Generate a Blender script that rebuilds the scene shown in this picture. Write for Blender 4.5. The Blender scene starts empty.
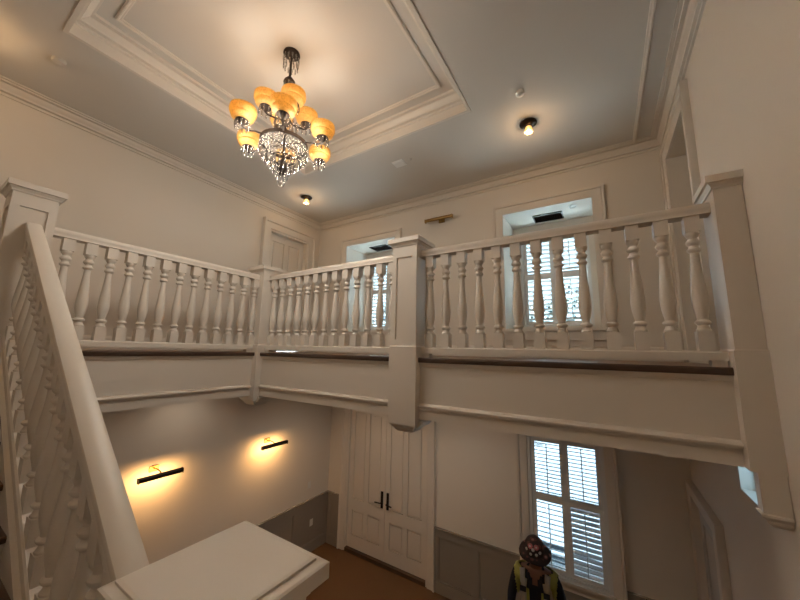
import bpy, bmesh, math, random
from mathutils import Vector, Matrix, Quaternion
random.seed(7)
PI = math.pi
scene = bpy.context.scene
COL = scene.collection
E = 3.76                      # eye height above the lower hall floor

# ---------------------------------------------------------------- camera
cam_d = bpy.data.cameras.new('camera'); cam = bpy.data.objects.new('camera', cam_d); COL.objects.link(cam)
F_PX, YAW, PITCH, ROLL = 322.63, 0.56296, 0.15679, 0.020748
fw = Vector((-math.sin(YAW)*math.cos(PITCH), math.cos(YAW)*math.cos(PITCH), math.sin(PITCH)))
rt = Vector((math.cos(YAW), math.sin(YAW), 0)); up = rt.cross(fw)
r2 = rt*math.cos(ROLL) + up*math.sin(ROLL); u2 = up*math.cos(ROLL) - rt*math.sin(ROLL)
cam.matrix_world = Matrix(((r2.x, u2.x, -fw.x, 0), (r2.y, u2.y, -fw.y, 0), (r2.z, u2.z, -fw.z, E), (0, 0, 0, 1)))
cam_d.sensor_width = 36; cam_d.lens = F_PX/800*36; cam_d.clip_start = 0.02; cam_d.clip_end = 300
scene.camera = cam

# ---------------------------------------------------------------- world, sun, exposure
SKY, SUN, CHAND, CHAND_FILL, SOFFIT_FILL, EXPO = 2.8, 230.0, 2.5, 48.0, 29.0, 0.28
w = bpy.data.worlds.new('sky'); scene.world = w; w.use_nodes = True
bg = w.node_tree.nodes['Background']; bg.inputs[0].default_value = (0.55, 0.80, 1.0, 1); bg.inputs[1].default_value = SKY
sd = bpy.data.lights.new('sun', 'SUN'); sd.energy = SUN; sd.angle = 0.02; sd.color = (0.76, 0.92, 1)
so = bpy.data.objects.new('sun', sd); COL.objects.link(so); so.rotation_euler = (math.radians(-6), math.radians(-48), 0); so.location = (-6, 9, 14)
vs = scene.view_settings; vs.view_transform = 'Standard'; vs.look = 'None'; vs.exposure = EXPO; vs.gamma = 1.0; vs.use_curve_mapping = False
cy = scene.cycles; cy.max_bounces = 10; cy.diffuse_bounces = 6; cy.glossy_bounces = 3; cy.transmission_bounces = 6; cy.caustics_reflective = False; cy.caustics_refractive = False
cy.sample_clamp_indirect = 6.0

# ---------------------------------------------------------------- materials
MATS = {}
def mat(name, col, rough=0.5, metal=0.0, var=0.04, scale=6.0, bump=0.0, bscale=60.0, emit=None, estr=0.0, trans=0.0, ior=1.45, stretch=None, spec=0.5):
    m = bpy.data.materials.new(name); m.use_nodes = True; nt = m.node_tree; b = nt.nodes['Principled BSDF']
    tc = nt.nodes.new('ShaderNodeTexCoord'); mp = nt.nodes.new('ShaderNodeMapping'); nt.links.new(tc.outputs['Object'], mp.inputs[0])
    if stretch: mp.inputs['Scale'].default_value = stretch
    nz = nt.nodes.new('ShaderNodeTexNoise'); nz.inputs['Scale'].default_value = scale; nz.inputs['Detail'].default_value = 4
    nt.links.new(mp.outputs[0], nz.inputs['Vector'])
    mr = nt.nodes.new('ShaderNodeMapRange'); mr.inputs[3].default_value = 1-var; mr.inputs[4].default_value = 1+var
    nt.links.new(nz.outputs[0], mr.inputs[0])
    mx = nt.nodes.new('ShaderNodeVectorMath'); mx.operation = 'SCALE'; mx.inputs[0].default_value = col[:3]
    nt.links.new(mr.outputs[0], mx.inputs['Scale']); nt.links.new(mx.outputs[0], b.inputs['Base Color'])
    b.inputs['Roughness'].default_value = rough; b.inputs['Metallic'].default_value = metal; b.inputs['IOR'].default_value = ior
    b.inputs['Transmission Weight'].default_value = trans; b.inputs['Specular IOR Level'].default_value = spec
    if bump:
        n2 = nt.nodes.new('ShaderNodeTexNoise'); n2.inputs['Scale'].default_value = bscale; nt.links.new(mp.outputs[0], n2.inputs['Vector'])
        bp = nt.nodes.new('ShaderNodeBump'); bp.inputs['Strength'].default_value = bump; bp.inputs['Distance'].default_value = 0.004
        nt.links.new(n2.outputs[0], bp.inputs['Height']); nt.links.new(bp.outputs[0], b.inputs['Normal'])
    if emit:
        b.inputs['Emission Color'].default_value = (*emit, 1); b.inputs['Emission Strength'].default_value = estr
    MATS[name] = m; return m
mat('wall_paint', (0.76, 0.71, 0.645), 0.7, var=0.015, scale=2, bump=0.05, bscale=180, spec=0.2)
mat('ceiling_paint', (0.66, 0.63, 0.59), 0.75, var=0.012, scale=2, spec=0.2)
mat('trim_paint', (0.74, 0.69, 0.63), 0.38, var=0.015, scale=8, bump=0.03, bscale=120)
mat('taupe_paint', (0.30, 0.27, 0.235), 0.5, var=0.03)
mat('dark_wood', (0.075, 0.045, 0.032), 0.3, var=0.3, scale=7, stretch=(1, 1, 6))
mat('floor_board', (0.17, 0.082, 0.036), 0.55, var=0.12, scale=1.6)
mat('oak_floor', (0.20, 0.115, 0.065), 0.4, var=0.25, scale=5, stretch=(1, 9, 1))
mat('tread_wood', (0.10, 0.055, 0.032), 0.35, var=0.25, scale=6, stretch=(8, 1, 1))
mat('bronze', (0.032, 0.021, 0.015), 0.45, 0.6, var=0.15)
mat('antique_brass', (0.36, 0.23, 0.085), 0.35, 0.9, var=0.15, scale=20)
mat('black_metal', (0.02, 0.018, 0.016), 0.4, 0.5)
mat('plastic_white', (0.78, 0.77, 0.74), 0.4, var=0.01)
mat('door_grey', (0.60, 0.59, 0.58), 0.45, var=0.02)
mat('shutter_paint', (0.74, 0.74, 0.73), 0.45, var=0.01)
mat('crystal', (0.86, 0.84, 0.80), 0.12, trans=0.88, ior=1.5, var=0.0)
mat('bulb', (1, 0.8, 0.5), 0.3, emit=(1.0, 0.62, 0.25), estr=14)
mat('jar_glass', (0.95, 0.78, 0.5), 0.15, trans=0.6, emit=(1.0, 0.55, 0.18), estr=0.5)
mat('led_strip', (1, 0.8, 0.5), 0.3, emit=(1.0, 0.58, 0.2), estr=6)
mat('asphalt', (0.008, 0.011, 0.016), 0.9, var=0.15, scale=1.2)
mat('bark', (0.12, 0.08, 0.05), 0.9, var=0.3)
mat('leaf', (0.009, 0.024, 0.02), 0.6, var=0.5, scale=3)
mat('roof_slate', (0.2, 0.2, 0.22), 0.7)
mat('house_pane', (0.12, 0.16, 0.22), 0.1)
mat('skin', (0.22, 0.115, 0.08), 0.55, var=0.06, scale=20)
mat('hair', (0.03, 0.02, 0.015), 0.6)
mat('navy_cloth', (0.018, 0.022, 0.035), 0.85, var=0.15, scale=30)
mat('denim', (0.035, 0.045, 0.075), 0.85, var=0.2, scale=30)
mat('boot_leather', (0.06, 0.035, 0.02), 0.6)
mat('vest_yellow', (0.36, 0.36, 0.09), 0.7, var=0.08, scale=20)
mat('vest_grey', (0.36, 0.36, 0.35), 0.45, var=0.05)
mat('black_cloth', (0.012, 0.012, 0.014), 0.8)
mat('patch_white', (0.6, 0.57, 0.52), 0.8); mat('patch_pink', (0.52, 0.16, 0.17), 0.8)
mat('eye_white', (0.7, 0.68, 0.64), 0.3); mat('lip', (0.3, 0.11, 0.09), 0.5)
def glass_mat():
    m = bpy.data.materials.new('window_glass'); m.use_nodes = True; nt = m.node_tree
    for n in list(nt.nodes):
        if n.type == 'BSDF_PRINCIPLED': nt.nodes.remove(n)
    o = [n for n in nt.nodes if n.type == 'OUTPUT_MATERIAL'][0]
    t = nt.nodes.new('ShaderNodeBsdfTransparent'); t.inputs[0].default_value = (0.93, 0.97, 0.97, 1)
    g = nt.nodes.new('ShaderNodeBsdfGlossy'); g.inputs['Roughness'].default_value = 0.02
    mx = nt.nodes.new('ShaderNodeMixShader'); mx.inputs[0].default_value = 0.06
    nt.links.new(t.outputs[0], mx.inputs[1]); nt.links.new(g.outputs[0], mx.inputs[2]); nt.links.new(mx.outputs[0], o.inputs[0]); MATS['window_glass'] = m
glass_mat()
def brick_mat():
    mat('bounce_white', (0.86, 0.88, 0.88), 0.6)
    m = mat('brick_wall', (0.42, 0.2, 0.15), 0.85); nt = m.node_tree; b = nt.nodes['Principled BSDF']
    br = nt.nodes.new('ShaderNodeTexBrick'); br.inputs['Color1'].default_value = (0.05, 0.023, 0.019, 1); br.inputs['Color2'].default_value = (0.04, 0.02, 0.016, 1)
    br.inputs['Mortar'].default_value = (0.065, 0.058, 0.054, 1); br.inputs['Scale'].default_value = 4
    tc = nt.nodes.new('ShaderNodeTexCoord'); mp = nt.nodes.new('ShaderNodeMapping'); mp.inputs['Rotation'].default_value = (PI/2, 0, 0)
    nt.links.new(tc.outputs['Object'], mp.inputs[0]); nt.links.new(mp.outputs[0], br.inputs['Vector']); nt.links.new(br.outputs[0], b.inputs['Base Color'])
brick_mat()
def shade_mat():
    m = mat('amber_glass', (0.55, 0.36, 0.14), 0.35); nt = m.node_tree; b = nt.nodes['Principled BSDF']
    tc = nt.nodes.new('ShaderNodeTexCoord'); vo = nt.nodes.new('ShaderNodeTexVoronoi'); vo.inputs['Scale'].default_value = 70
    nt.links.new(tc.outputs['Object'], vo.inputs['Vector'])
    mr = nt.nodes.new('ShaderNodeMapRange'); mr.inputs[2].default_value = 0.6; mr.inputs[3].default_value = 0.6; mr.inputs[4].default_value = 1.0
    nt.links.new(vo.outputs[0], mr.inputs[0])
    tl = nt.nodes.new('ShaderNodeBsdfTranslucent'); sc_ = nt.nodes.new('ShaderNodeVectorMath'); sc_.operation = 'SCALE'; sc_.inputs[0].default_value = (1.0, 0.80, 0.42)
    nt.links.new(mr.outputs[0], sc_.inputs['Scale']); nt.links.new(sc_.outputs[0], tl.inputs[0])
    ad = nt.nodes.new('ShaderNodeMixShader'); ad.inputs[0].default_value = 0.62; o_ = [n for n in nt.nodes if n.type == 'OUTPUT_MATERIAL'][0]
    nt.links.new(b.outputs[0], ad.inputs[1]); nt.links.new(tl.outputs[0], ad.inputs[2]); nt.links.new(ad.outputs[0], o_.inputs[0])
    bp = nt.nodes.new('ShaderNodeBump'); bp.inputs['Distance'].default_value = 0.004; bp.inputs['Strength'].default_value = 0.6
    nt.links.new(vo.outputs[0], bp.inputs['Height']); nt.links.new(bp.outputs[0], b.inputs['Normal'])
shade_mat()
def floral_mat():
    m = mat('floral_cloth', (0.05, 0.03, 0.03), 0.85); nt = m.node_tree; b = nt.nodes['Principled BSDF']
    tc = nt.nodes.new('ShaderNodeTexCoord'); vo = nt.nodes.new('ShaderNodeTexVoronoi'); vo.inputs['Scale'].default_value = 17
    nt.links.new(tc.outputs['Object'], vo.inputs['Vector']); cr = nt.nodes.new('ShaderNodeValToRGB')
    cr.color_ramp.interpolation = 'CONSTANT'; e = cr.color_ramp.elements
    e[0].color = (0.42, 0.20, 0.18, 1); e[1].position = 0.22; e[1].color = (0.13, 0.05, 0.045, 1)
    k = e.new(0.4); k.color = (0.035, 0.022, 0.022, 1)
    nt.links.new(vo.outputs[0], cr.inputs[0]); nt.links.new(cr.outputs[0], b.inputs['Base Color'])
floral_mat()

# ---------------------------------------------------------------- helpers
class MB:
    def __init__(s): s.v = []; s.f = []
    def box(s, x0, x1, y0, y1, z0, z1):
        n = len(s.v)
        s.v += [(x0,y0,z0),(x1,y0,z0),(x1,y1,z0),(x0,y1,z0),(x0,y0,z1),(x1,y0,z1),(x1,y1,z1),(x0,y1,z1)]
        s.f += [tuple(n+i for i in q) for q in ((0,3,2,1),(4,5,6,7),(0,1,5,4),(1,2,6,5),(2,3,7,6),(3,0,4,7))]; return s
    def obox(s, M, hx, hy, hz):
        n = len(s.v)
        for z in (-hz, hz):
            for x, y in ((-hx,-hy),(hx,-hy),(hx,hy),(-hx,hy)): s.v.append(tuple(M @ Vector((x,y,z))))
        s.f += [tuple(n+i for i in q) for q in ((0,3,2,1),(4,5,6,7),(0,1,5,4),(1,2,6,5),(2,3,7,6),(3,0,4,7))]; return s
    def loft(s, rects):                       # rects: (x0,x1,y0,y1,z)
        n = len(s.v)
        for x0,x1,y0,y1,z in rects: s.v += [(x0,y0,z),(x1,y0,z),(x1,y1,z),(x0,y1,z)]
        for k in range(len(rects)-1):
            for j in range(4):
                a = n+4*k+j; b = n+4*k+(j+1)%4; s.f.append((a, b, b+4, a+4))
        s.f.append((n+3,n+2,n+1,n)); m = n+4*(len(rects)-1); s.f.append((m,m+1,m+2,m+3)); return s
    def lathe(s, prof, c=(0,0,0), n=16, M=None):   # prof (r,z) open line; poles closed when r==0
        c = Vector(c); rings = []
        for r, z in prof:
            if r <= 1e-6: p = [Vector((0,0,z))]
            else: p = [Vector((r*math.cos(2*PI*k/n), r*math.sin(2*PI*k/n), z)) for k in range(n)]
            if M: p = [M @ q for q in p]
            b = len(s.v); s.v += [tuple(q+c) for q in p]; rings.append((b, len(p)))
        for (a, na), (b, nb) in zip(rings, rings[1:]):
            for k in range(n):
                k2 = (k+1) % n
                if na == 1 and nb == 1: continue
                if na == 1: s.f.append((a, b+k2, b+k))
                elif nb == 1: s.f.append((a+k, a+k2, b))
                else: s.f.append((a+k, a+k2, b+k2, b+k))
        return s
    def sweep(s, path, prof, B, closed=False):
        P = [Vector(p) for p in path]; B = Vector(B).normalized(); N = len(P); L = N if closed else N-1
        t = [(P[(i+1)%N]-P[i]).normalized() for i in range(L)]; nn = [B.cross(q) for q in t]; b0 = len(s.v); m = len(prof)
        for i in range(N):
            if closed: a, b = nn[i-1], nn[i]
            else: a, b = nn[max(i-1,0)], nn[min(i,L-1)]
            mi = (a+b)/(1+a.dot(b))
            for u, v in prof: s.v.append(tuple(P[i]+mi*u+B*v))
        for i in range(L):
            for j in range(m):
                a = b0+i*m+j; c = b0+i*m+(j+1)%m; d = b0+((i+1)%N)*m+j; e = b0+((i+1)%N)*m+(j+1)%m
                s.f.append((a, c, e, d))
        if not closed: s.f.append(tuple(b0+j for j in range(m))[::-1]); s.f.append(tuple(b0+(N-1)*m+j for j in range(m)))
        return s
    def tube(s, path, r, n=8):
        P = [Vector(p) for p in path]; b0 = len(s.v); N = len(P); rr = r if isinstance(r, (list, tuple)) else [r]*N
        ref = Vector((0,0,1)) if abs((P[1]-P[0]).normalized().z) < 0.9 else Vector((1,0,0))
        for i in range(N):
            t = (P[min(i+1,N-1)]-P[max(i-1,0)]).normalized(); a = t.cross(ref)
            if a.length < 1e-3: a = t.cross(Vector((0,1,0)))
            a.normalize(); b = t.cross(a)
            for k in range(n): s.v.append(tuple(P[i]+rr[i]*(a*math.cos(2*PI*k/n)+b*math.sin(2*PI*k/n))))
        for i in range(N-1):
            for k in range(n):
                a = b0+i*n+k; c = b0+i*n+(k+1)%n; s.f.append((a, c, c+n, a+n))
        s.f.append(tuple(b0+k for k in range(n))[::-1]); s.f.append(tuple(b0+(N-1)*n+k for k in range(n))); return s
    def mesh(s, name, m, smooth=False, off=(0,0,0)):
        me = bpy.data.meshes.new(name); o = Vector(off)
        me.from_pydata([tuple(Vector(v)-o) for v in s.v], [], s.f)
        bm = bmesh.new(); bm.from_mesh(me); bmesh.ops.recalc_face_normals(bm, faces=bm.faces); bm.to_mesh(me); bm.free()
        me.materials.append(MATS[m])
        if smooth:
            for p in me.polygons: p.use_smooth = True
            try: me.set_sharp_from_angle(angle=math.radians(38))
            except Exception: pass
        return me
    def build(s, name, m, parent=None, smooth=False):
        off = wloc(parent) if parent else Vector((0,0,0))
        o = bpy.data.objects.new(name, s.mesh(name, m, smooth, off)); COL.objects.link(o)
        if parent: o.parent = parent
        return o
def wloc(o):
    p = Vector(o.location)
    while o.parent: o = o.parent; p += o.location
    return p
def tag(o, label=None, cat=None, group=None, kind=None):
    if label: o['label'] = label
    if cat: o['category'] = cat
    if group: o['group'] = group
    if kind: o['kind'] = kind
    return o
def thing(name, label, cat, loc=(0,0,0), group=None, kind=None):
    o = bpy.data.objects.new(name, None); COL.objects.link(o); o.location = loc; o.empty_display_size = 0.1
    return tag(o, label, cat, group, kind)
def inst(name, me, parent, loc, rot=(0,0,0), sc=(1,1,1)):     # loc in world space
    o = bpy.data.objects.new(name, me); COL.objects.link(o)
    if parent: o.parent = parent; loc = Vector(loc)-wloc(parent)
    o.location = loc; o.rotation_euler = rot; o.scale = sc; return o
def struct(name, label, cat, loc=(0,0,0)): return thing(name, label, cat, loc, kind='structure')
def light(name, kind, loc, energy, col, parent=None, **k):
    d = bpy.data.lights.new(name, kind); d.energy = energy; d.color = col
    for a, b in k.items(): setattr(d, a, b)
    o = bpy.data.objects.new(name, d); COL.objects.link(o)
    if parent: o.parent = parent; loc = Vector(loc)-wloc(parent)
    o.location = loc; return o
def holes_wall(axis, c0, c1, a0, a1, z0, z1, holes):
    """slab of thickness c0..c1 on axis ('y': wall along x; 'x': wall along y; 'z': slab), rectangular holes (a0,a1,z0,z1)"""
    mb = MB(); A = sorted({a0, a1, *[v for h in holes for v in h[:2]]}); Z = sorted({z0, z1, *[v for h in holes for v in h[2:]]})
    for i in range(len(A)-1):
        k = 0
        while k < len(Z)-1:
            def inh(k): return any(h[0]-1e-6 < (A[i]+A[i+1])/2 < h[1]+1e-6 and h[2]-1e-6 < (Z[k]+Z[k+1])/2 < h[3]+1e-6 for h in holes)
            if inh(k): k += 1; continue
            j = k
            while j+1 < len(Z)-1 and not inh(j+1): j += 1
            p, q, r, s = A[i], A[i+1], Z[k], Z[j+1]
            if axis == 'y': mb.box(p, q, c0, c1, r, s)
            elif axis == 'x': mb.box(c0, c1, p, q, r, s)
            else: mb.box(p, q, r, s, c0, c1)
            k = j+1
    return mb

# ---------------------------------------------------------------- main dimensions (x right along the back wall, y away, z up)
XL, XR, YF, YB, YB2 = -4.95, 0.76, -1.15, 4.62, 5.25
ZC, ZT, GF = E+2.58, E+2.80, E-0.055
YG, XG = 2.72, -3.92           # balustrade centre lines
FY, FX = 2.66, -3.86           # gallery fascia planes
BOT = E-0.60                   # fascia lower edge
UO = [(-1.146, -0.014), (-4.17, -3.04)]     # upper cased openings
UZ0, UZ1 = E+0.33, E+2.01
LW = (-1.06, -0.10, E-2.93, E-1.15)         # lower window hole
UW = [(-1.05, -0.09), (-4.08, -3.12)]
UWZ = (E+0.40, E+1.92)
DD = (-4.47, -2.68, 0.0, E-1.06)            # double door hole
UD = (3.42, 4.30, GF, E+2.12)               # upper door hole in left wall
RO = (3.55, 4.45, GF, E+2.22)               # upper opening in right wall
RD = (4.16, 5.12, 0.0, E-1.54)              # lower door in right wall
RW = (2.9, 3.41, E-0.92, E-0.44)           # high window in right wall

# ---------------------------------------------------------------- setting
tag(MB().box(XL-.2, XR+.2, YF-.2, YB2+.2, -.15, 0).build('floor', 'floor_board'), 'brown board covered floor of the lower hall', 'floor', kind='structure')
tag(holes_wall('z', ZC, ZC+.35, XL-.2, XR+.2, YF-.2, YB2+.2, [(-3.62, -1.07, .45, 3.0)]).build('ceiling', 'ceiling_paint'), 'white plaster ceiling with a recessed tray', 'ceiling', kind='structure')
tag(MB().box(-3.62, -1.07, .45, 3.0, ZT, ZT+.13).build('ceiling_tray', 'ceiling_paint'), 'raised white panel inside the ceiling tray', 'ceiling', kind='structure')
tag(holes_wall('x', XL-.2, XL, YF-.2, YB2+.2, 0, ZC, [UD]).build('wall_left', 'wall_paint'), 'white wall with the two lit picture lights', 'wall', kind='structure')
tag(holes_wall('y', YB2, YB2+.2, XL, XR, 0, ZC, [LW, DD, (*UW[0], *UWZ), (*UW[1], *UWZ)]).build('wall_back', 'wall_paint'), 'outer wall holding the double door and shuttered windows', 'wall', kind='structure')
tag(holes_wall('y', YB, YB2, XL, XR, GF, ZC, [(*UO[0], UZ0, UZ1), (*UO[1], UZ0, UZ1)]).build('wall_back_upper', 'wall_paint'), 'thick white gallery wall with two deep window recesses', 'wall', kind='structure')
tag(holes_wall('x', XR, XR+.2, YF-.2, YB2+.2, 0, ZC, [RO, RD, RW]).build('wall_right', 'wall_paint'), 'tall white wall where the gallery ends', 'wall', kind='structure')
FWN = []
tag(holes_wall('y', YF-.2, YF, XL, XR, 0, ZC, FWN).build('wall_front', 'wall_paint'), 'white wall behind the stair landing', 'wall', kind='structure')
# passage behind the right-hand opening
pw = MB().box(XR+1.2, XR+1.3, 3.3, 4.7, GF, ZC).box(XR+.2, XR+1.2, 4.45, 4.55, GF, ZC).box(XR+.2, XR+1.2, 3.45, 3.55, GF, ZC).box(XR+.2, XR+1.2, 3.45, 4.55, E+2.22, E+2.3).box(XR+.2, XR+1.2, 3.45, 4.55, GF-.1, GF)
tag(pw.build('wall_passage', 'wall_paint'), 'white passage walls beyond the gallery side opening', 'wall', kind='structure')
# gallery floor and fascia
gs = MB().box(XL, FX-.1, YF, YB, BOT+.2, GF-.03).box(FX-.1, XR, FY+.1, YB, BOT+.2, GF-.03)
tag(gs.build('floor_gallery_slab', 'ceiling_paint'), 'white soffit and slab carrying the gallery', 'floor', kind='structure')
gf = MB().box(XL, FX+.02, YF, YB, GF-.03, GF).box(FX+.02, XR, FY-.02, YB, GF-.03, GF)
tag(gf.build('floor_gallery', 'oak_floor'), 'brown wooden gallery floor', 'floor', kind='structure')
nose = [(0, -.045), (.035, -.045), (.04, -.035), (.04, -.008), (.033, 0), (0, 0)]
inner = [(XR, FY, 0), (FX, FY, 0), (FX, YF, 0)]      # travelling: interior (void) on the left-hand side
def lift(p, z): return [(a, b, z) for a, b, _ in p]
tag(MB().sweep(lift(inner, GF), nose, (0,0,1)).build('trim_1', 'dark_wood', smooth=True), 'dark wooden nosing along the gallery edge', 'nosing', kind='structure')
fas = struct('trim_2', 'white panelled fascia beam below the gallery edge', 'fascia')
MB().sweep(lift(inner, BOT), [(-.16, 0), (0, 0), (0, GF-.045-BOT), (-.16, GF-.045-BOT)], (0,0,1)).build('fascia_board', 'trim_paint', fas)
MB().sweep(lift(inner, BOT), [(0, .085), (.012, .085), (.014, .095), (.03, .105), (.034, .118), (.026, .13), (.012, .135), (0, .14)], (0,0,1)).build('bead_moulding', 'trim_paint', fas, True)
MB().sweep(lift(inner, GF-.045), [(0, -.035), (.01, -.033), (.02, -.02), (.024, 0), (0, 0)], (0,0,1)).build('scotia_moulding', 'trim_paint', fas, True)
MB().sweep(lift(inner, BOT), [(0, 0), (.008, 0), (.008, .075), (0, .075)], (0,0,1)).build('lower_band', 'trim_paint', fas)
# crown mouldings
ring = [(XL, YF, 0), (XR, YF, 0), (XR, YB, 0), (XL, YB, 0)]
crown = [(0, -.13), (.018, -.13), (.02, -.112), (.004, -.108), (.004, -.098), (.036, -.094), (.040, -.078), (.064, -.052), (.074, -.034), (.058, -.032), (.058, -.022), (.100, -.020), (.102, -.010), (.132, -.010), (.134, 0), (0, 0)]
tag(MB().sweep(lift(ring, ZC), crown, (0,0,1), True).build('trim_3', 'trim_paint'), 'white stepped crown moulding around the ceiling', 'moulding', kind='structure')
bead = [(0, 0), (0, -.012), (.008, -.02), (.018, -.02), (.024, -.012), (.034, -.012), (.038, 0)]
tag(MB().sweep([(XR-.27, YF, ZC), (XR-.27, YB, ZC)], bead, (0,0,1)).build('trim_4', 'trim_paint', smooth=True), 'thin ceiling bead running beside the tall bare wall', 'moulding', kind='structure')
tag(MB().sweep([(XL+.124, YB-.15, ZC), (XR-.28, YB-.15, ZC)], [(0,0),(0,-.012),(.016,-.014),(.02,0)], (0,0,1)).build('trim_5', 'trim_paint', smooth=True), 'thin ceiling bead above the window recesses', 'moulding', kind='structure')
tray = [(-3.62, .45, 0), (-1.07, .45, 0), (-1.07, 3.0, 0), (-3.62, 3.0, 0)]
tcr = [(-.02, -.012), (.012, -.012), (.014, .09), (.034, .096), (.036, .108), (.022, .112), (.022, .122), (.054, .126), (.06, .142), (.085, .165), (.098, .176), (.084, .18), (.084, .19), (.118, .194), (.122, .22), (0, .22), (0, 0), (-.02, 0)]
tag(MB().sweep(lift(tray, ZC), tcr, (0,0,1), True).build('trim_6', 'trim_paint'), 'broad crown moulding lining the ceiling tray', 'moulding', kind='structure')
tray2 = [(-3.62+.22, .45+.22, 0), (-1.07-.22, .45+.22, 0), (-1.07-.22, 3.0-.22, 0), (-3.62+.22, 3.0-.22, 0)]
tag(MB().sweep(lift(tray2, ZT), [(0,0),(.0,-.014),(.01,-.024),(.02,-.024),(.026,-.012),(.038,-.012),(.044,0)], (0,0,1), True).build('trim_7', 'trim_paint', smooth=True), 'inner rectangular bead on the tray ceiling', 'moulding', kind='structure')

# casings
CAS = [(0, 0), (0, .022), (.012, .028), (.10, .028), (.112, .045), (.135, .05), (.14, .04), (.14, 0)]
def casing(path, B, parent, name='casing', prof=CAS): return MB().sweep(path, prof, B).build(name, 'trim_paint', parent, True)

# ---------------------------------------------------------------- windows with plantation shutters
def slat_mesh(wd, dp=.052, th=.008):
    mb = MB(); pr = [(-dp/2, 0), (-dp/2+.006, th/2), (dp/2-.006, th/2), (dp/2, 0), (dp/2-.006, -th/2), (-dp/2+.006, -th/2)]
    mb.sweep([(-wd/2, 0, 0), (wd/2, 0, 0)], pr, (0,0,1)); return mb.mesh('louver', 'shutter_paint')
def shutter_tier(root, x0, x1, z0, z1, y, n, tilts, rodgap=0.0):
    """two hinged leaves side by side between x0..x1; each leaf frame is a part, each louver a piece of it"""
    mid = (x0+x1)/2
    for (a, b), tilt in zip(((x0, mid-.0005), (mid+.0005, x1)), tilts):
        st = .052; fr = MB().box(a, a+st, y-.014, y+.014, z0, z1).box(b-st, b, y-.014, y+.014, z0, z1).box(a+st, b-st, y-.014, y+.014, z0, z0+.05).box(a+st, b-st, y-.014, y+.014, z1-.05, z1)
        leaf = fr.build('shutter_leaf', 'shutter_paint', root)
        me = slat_mesh(b-a-2*st-.004); h = (z1-z0-.1)/n
        for k in range(n): inst('louver', me, leaf, ((a+b)/2, y, z0+.05+h*(k+.5)), (tilt, 0, 0))
        MB().box((a+b)/2-.006, (a+b)/2+.006, y-.045, y-.033, z0+.07, z1-.07).build('tilt_rod', 'shutter_paint', leaf)
def window(name, label, x0, x1, z0, z1, split, nn, tilts, sill_z, wide):
    r = struct(name, label, 'window', ((x0+x1)/2, YB2, z0))
    y = YB2+.02
    MB().box(x0, x0+.045, y-.03, y+.1, z0, z1).box(x1-.045, x1, y-.03, y+.1, z0, z1).box(x0+.045, x1-.045, y-.03, y+.1, z1-.045, z1).box(x0+.045, x1-.045, y-.03, y+.1, z0, z0+.03).build('frame', 'shutter_paint', r)
    yp = YB2+.15; m = (x0+x1)/2; zs = (z0+z1)/2
    for a, b in ((z0+.03, zs), (zs, z1-.03)):
        s = MB().box(x0+.02, x0+.06, yp-.02, yp+.02, a, b).box(x1-.06, x1-.02, yp-.02, yp+.02, a, b).box(x0+.06, x1-.06, yp-.02, yp+.02, a, a+.04).box(x0+.06, x1-.06, yp-.02, yp+.02, b-.04, b).build('sash', 'shutter_paint', r)
        MB().box(m-.011, m+.011, yp-.015, yp+.015, a+.04, b-.04).build('muntin', 'shutter_paint', s)
        MB().box(x0+.06, m-.011, yp-.003, yp+.003, a+.04, b-.04).build('pane', 'window_glass', s); MB().box(m+.011, x1-.06, yp-.003, yp+.003, a+.04, b-.04).build('pane', 'window_glass', s)
    shutter_tier(r, x0+.048, x1-.048, split+.0005, z1-.048, y, nn[0], tilts[:2]); shutter_tier(r, x0+.048, x1-.048, z0+.034, split-.0005, y, nn[1], tilts[2:])
    MB().box(x0-wide, x1+wide, YB2-.055, YB2-.03+.02, sill_z-.03, sill_z).build('sill', 'trim_paint', r)
    return r
R = math.radians
w1 = window('window_1', 'tall shuttered window behind the person in the lower hall', *LW, E-1.985, (14, 13), (R(-8), R(-8), R(-14), R(38)), LW[2], .16)
casing([(LW[0], YB2, LW[2]), (LW[0], YB2, LW[3]), (LW[1], YB2, LW[3]), (LW[1], YB2, LW[2])], (0,-1,0), w1)
MB().box(LW[0]-.14, LW[1]+.14, YB2-.025, YB2, LW[2]-.12, LW[2]-.03).build('apron', 'trim_paint', w1)
w2 = window('window_2', 'shuttered window in the wide recess seen between gallery balusters', *UW[0], *UWZ, E+1.18, (9, 9), (R(-40),)*4, UWZ[0], .05)
w3 = window('window_3', 'shuttered window in the recess next to the upper corner door', *UW[1], *UWZ, E+1.18, (9, 9), (R(-40),)*4, UWZ[0], .05)
for w_, (a, b) in zip((w2, w3), UO):
    casing([(a, YB, UZ0), (a, YB, UZ1), (b, YB, UZ1), (b, YB, UZ0)], (0,-1,0), w_)
    MB().box(a-.16, b+.16, YB-.05, YB+.02, UZ0-.035, UZ0).build('recess_sill', 'trim_paint', w_)
    MB().box(a-.14, b+.14, YB-.03, YB, UZ0-.15, UZ0-.035).build('apron', 'trim_paint', w_)
# high side window
r4 = struct('window_4', 'small high window under the gallery at the bare wall', 'window', (XR, RW[0], RW[2]))
MB().box(XR+.08, XR+.13, RW[0], RW[0]+.035, RW[2], RW[3]).box(XR+.08, XR+.13, RW[1]-.02, RW[1], RW[2], RW[3]).box(XR+.08, XR+.13, RW[0], RW[1], RW[2], RW[2]+.02).box(XR+.08, XR+.13, RW[0], RW[1], RW[3]-.03, RW[3]).build('frame', 'shutter_paint', r4)
MB().box(XR+.1, XR+.106, RW[0]+.03, RW[1]-.02, RW[2]+.02, RW[3]-.03).build('pane', 'window_glass', r4)

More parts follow.
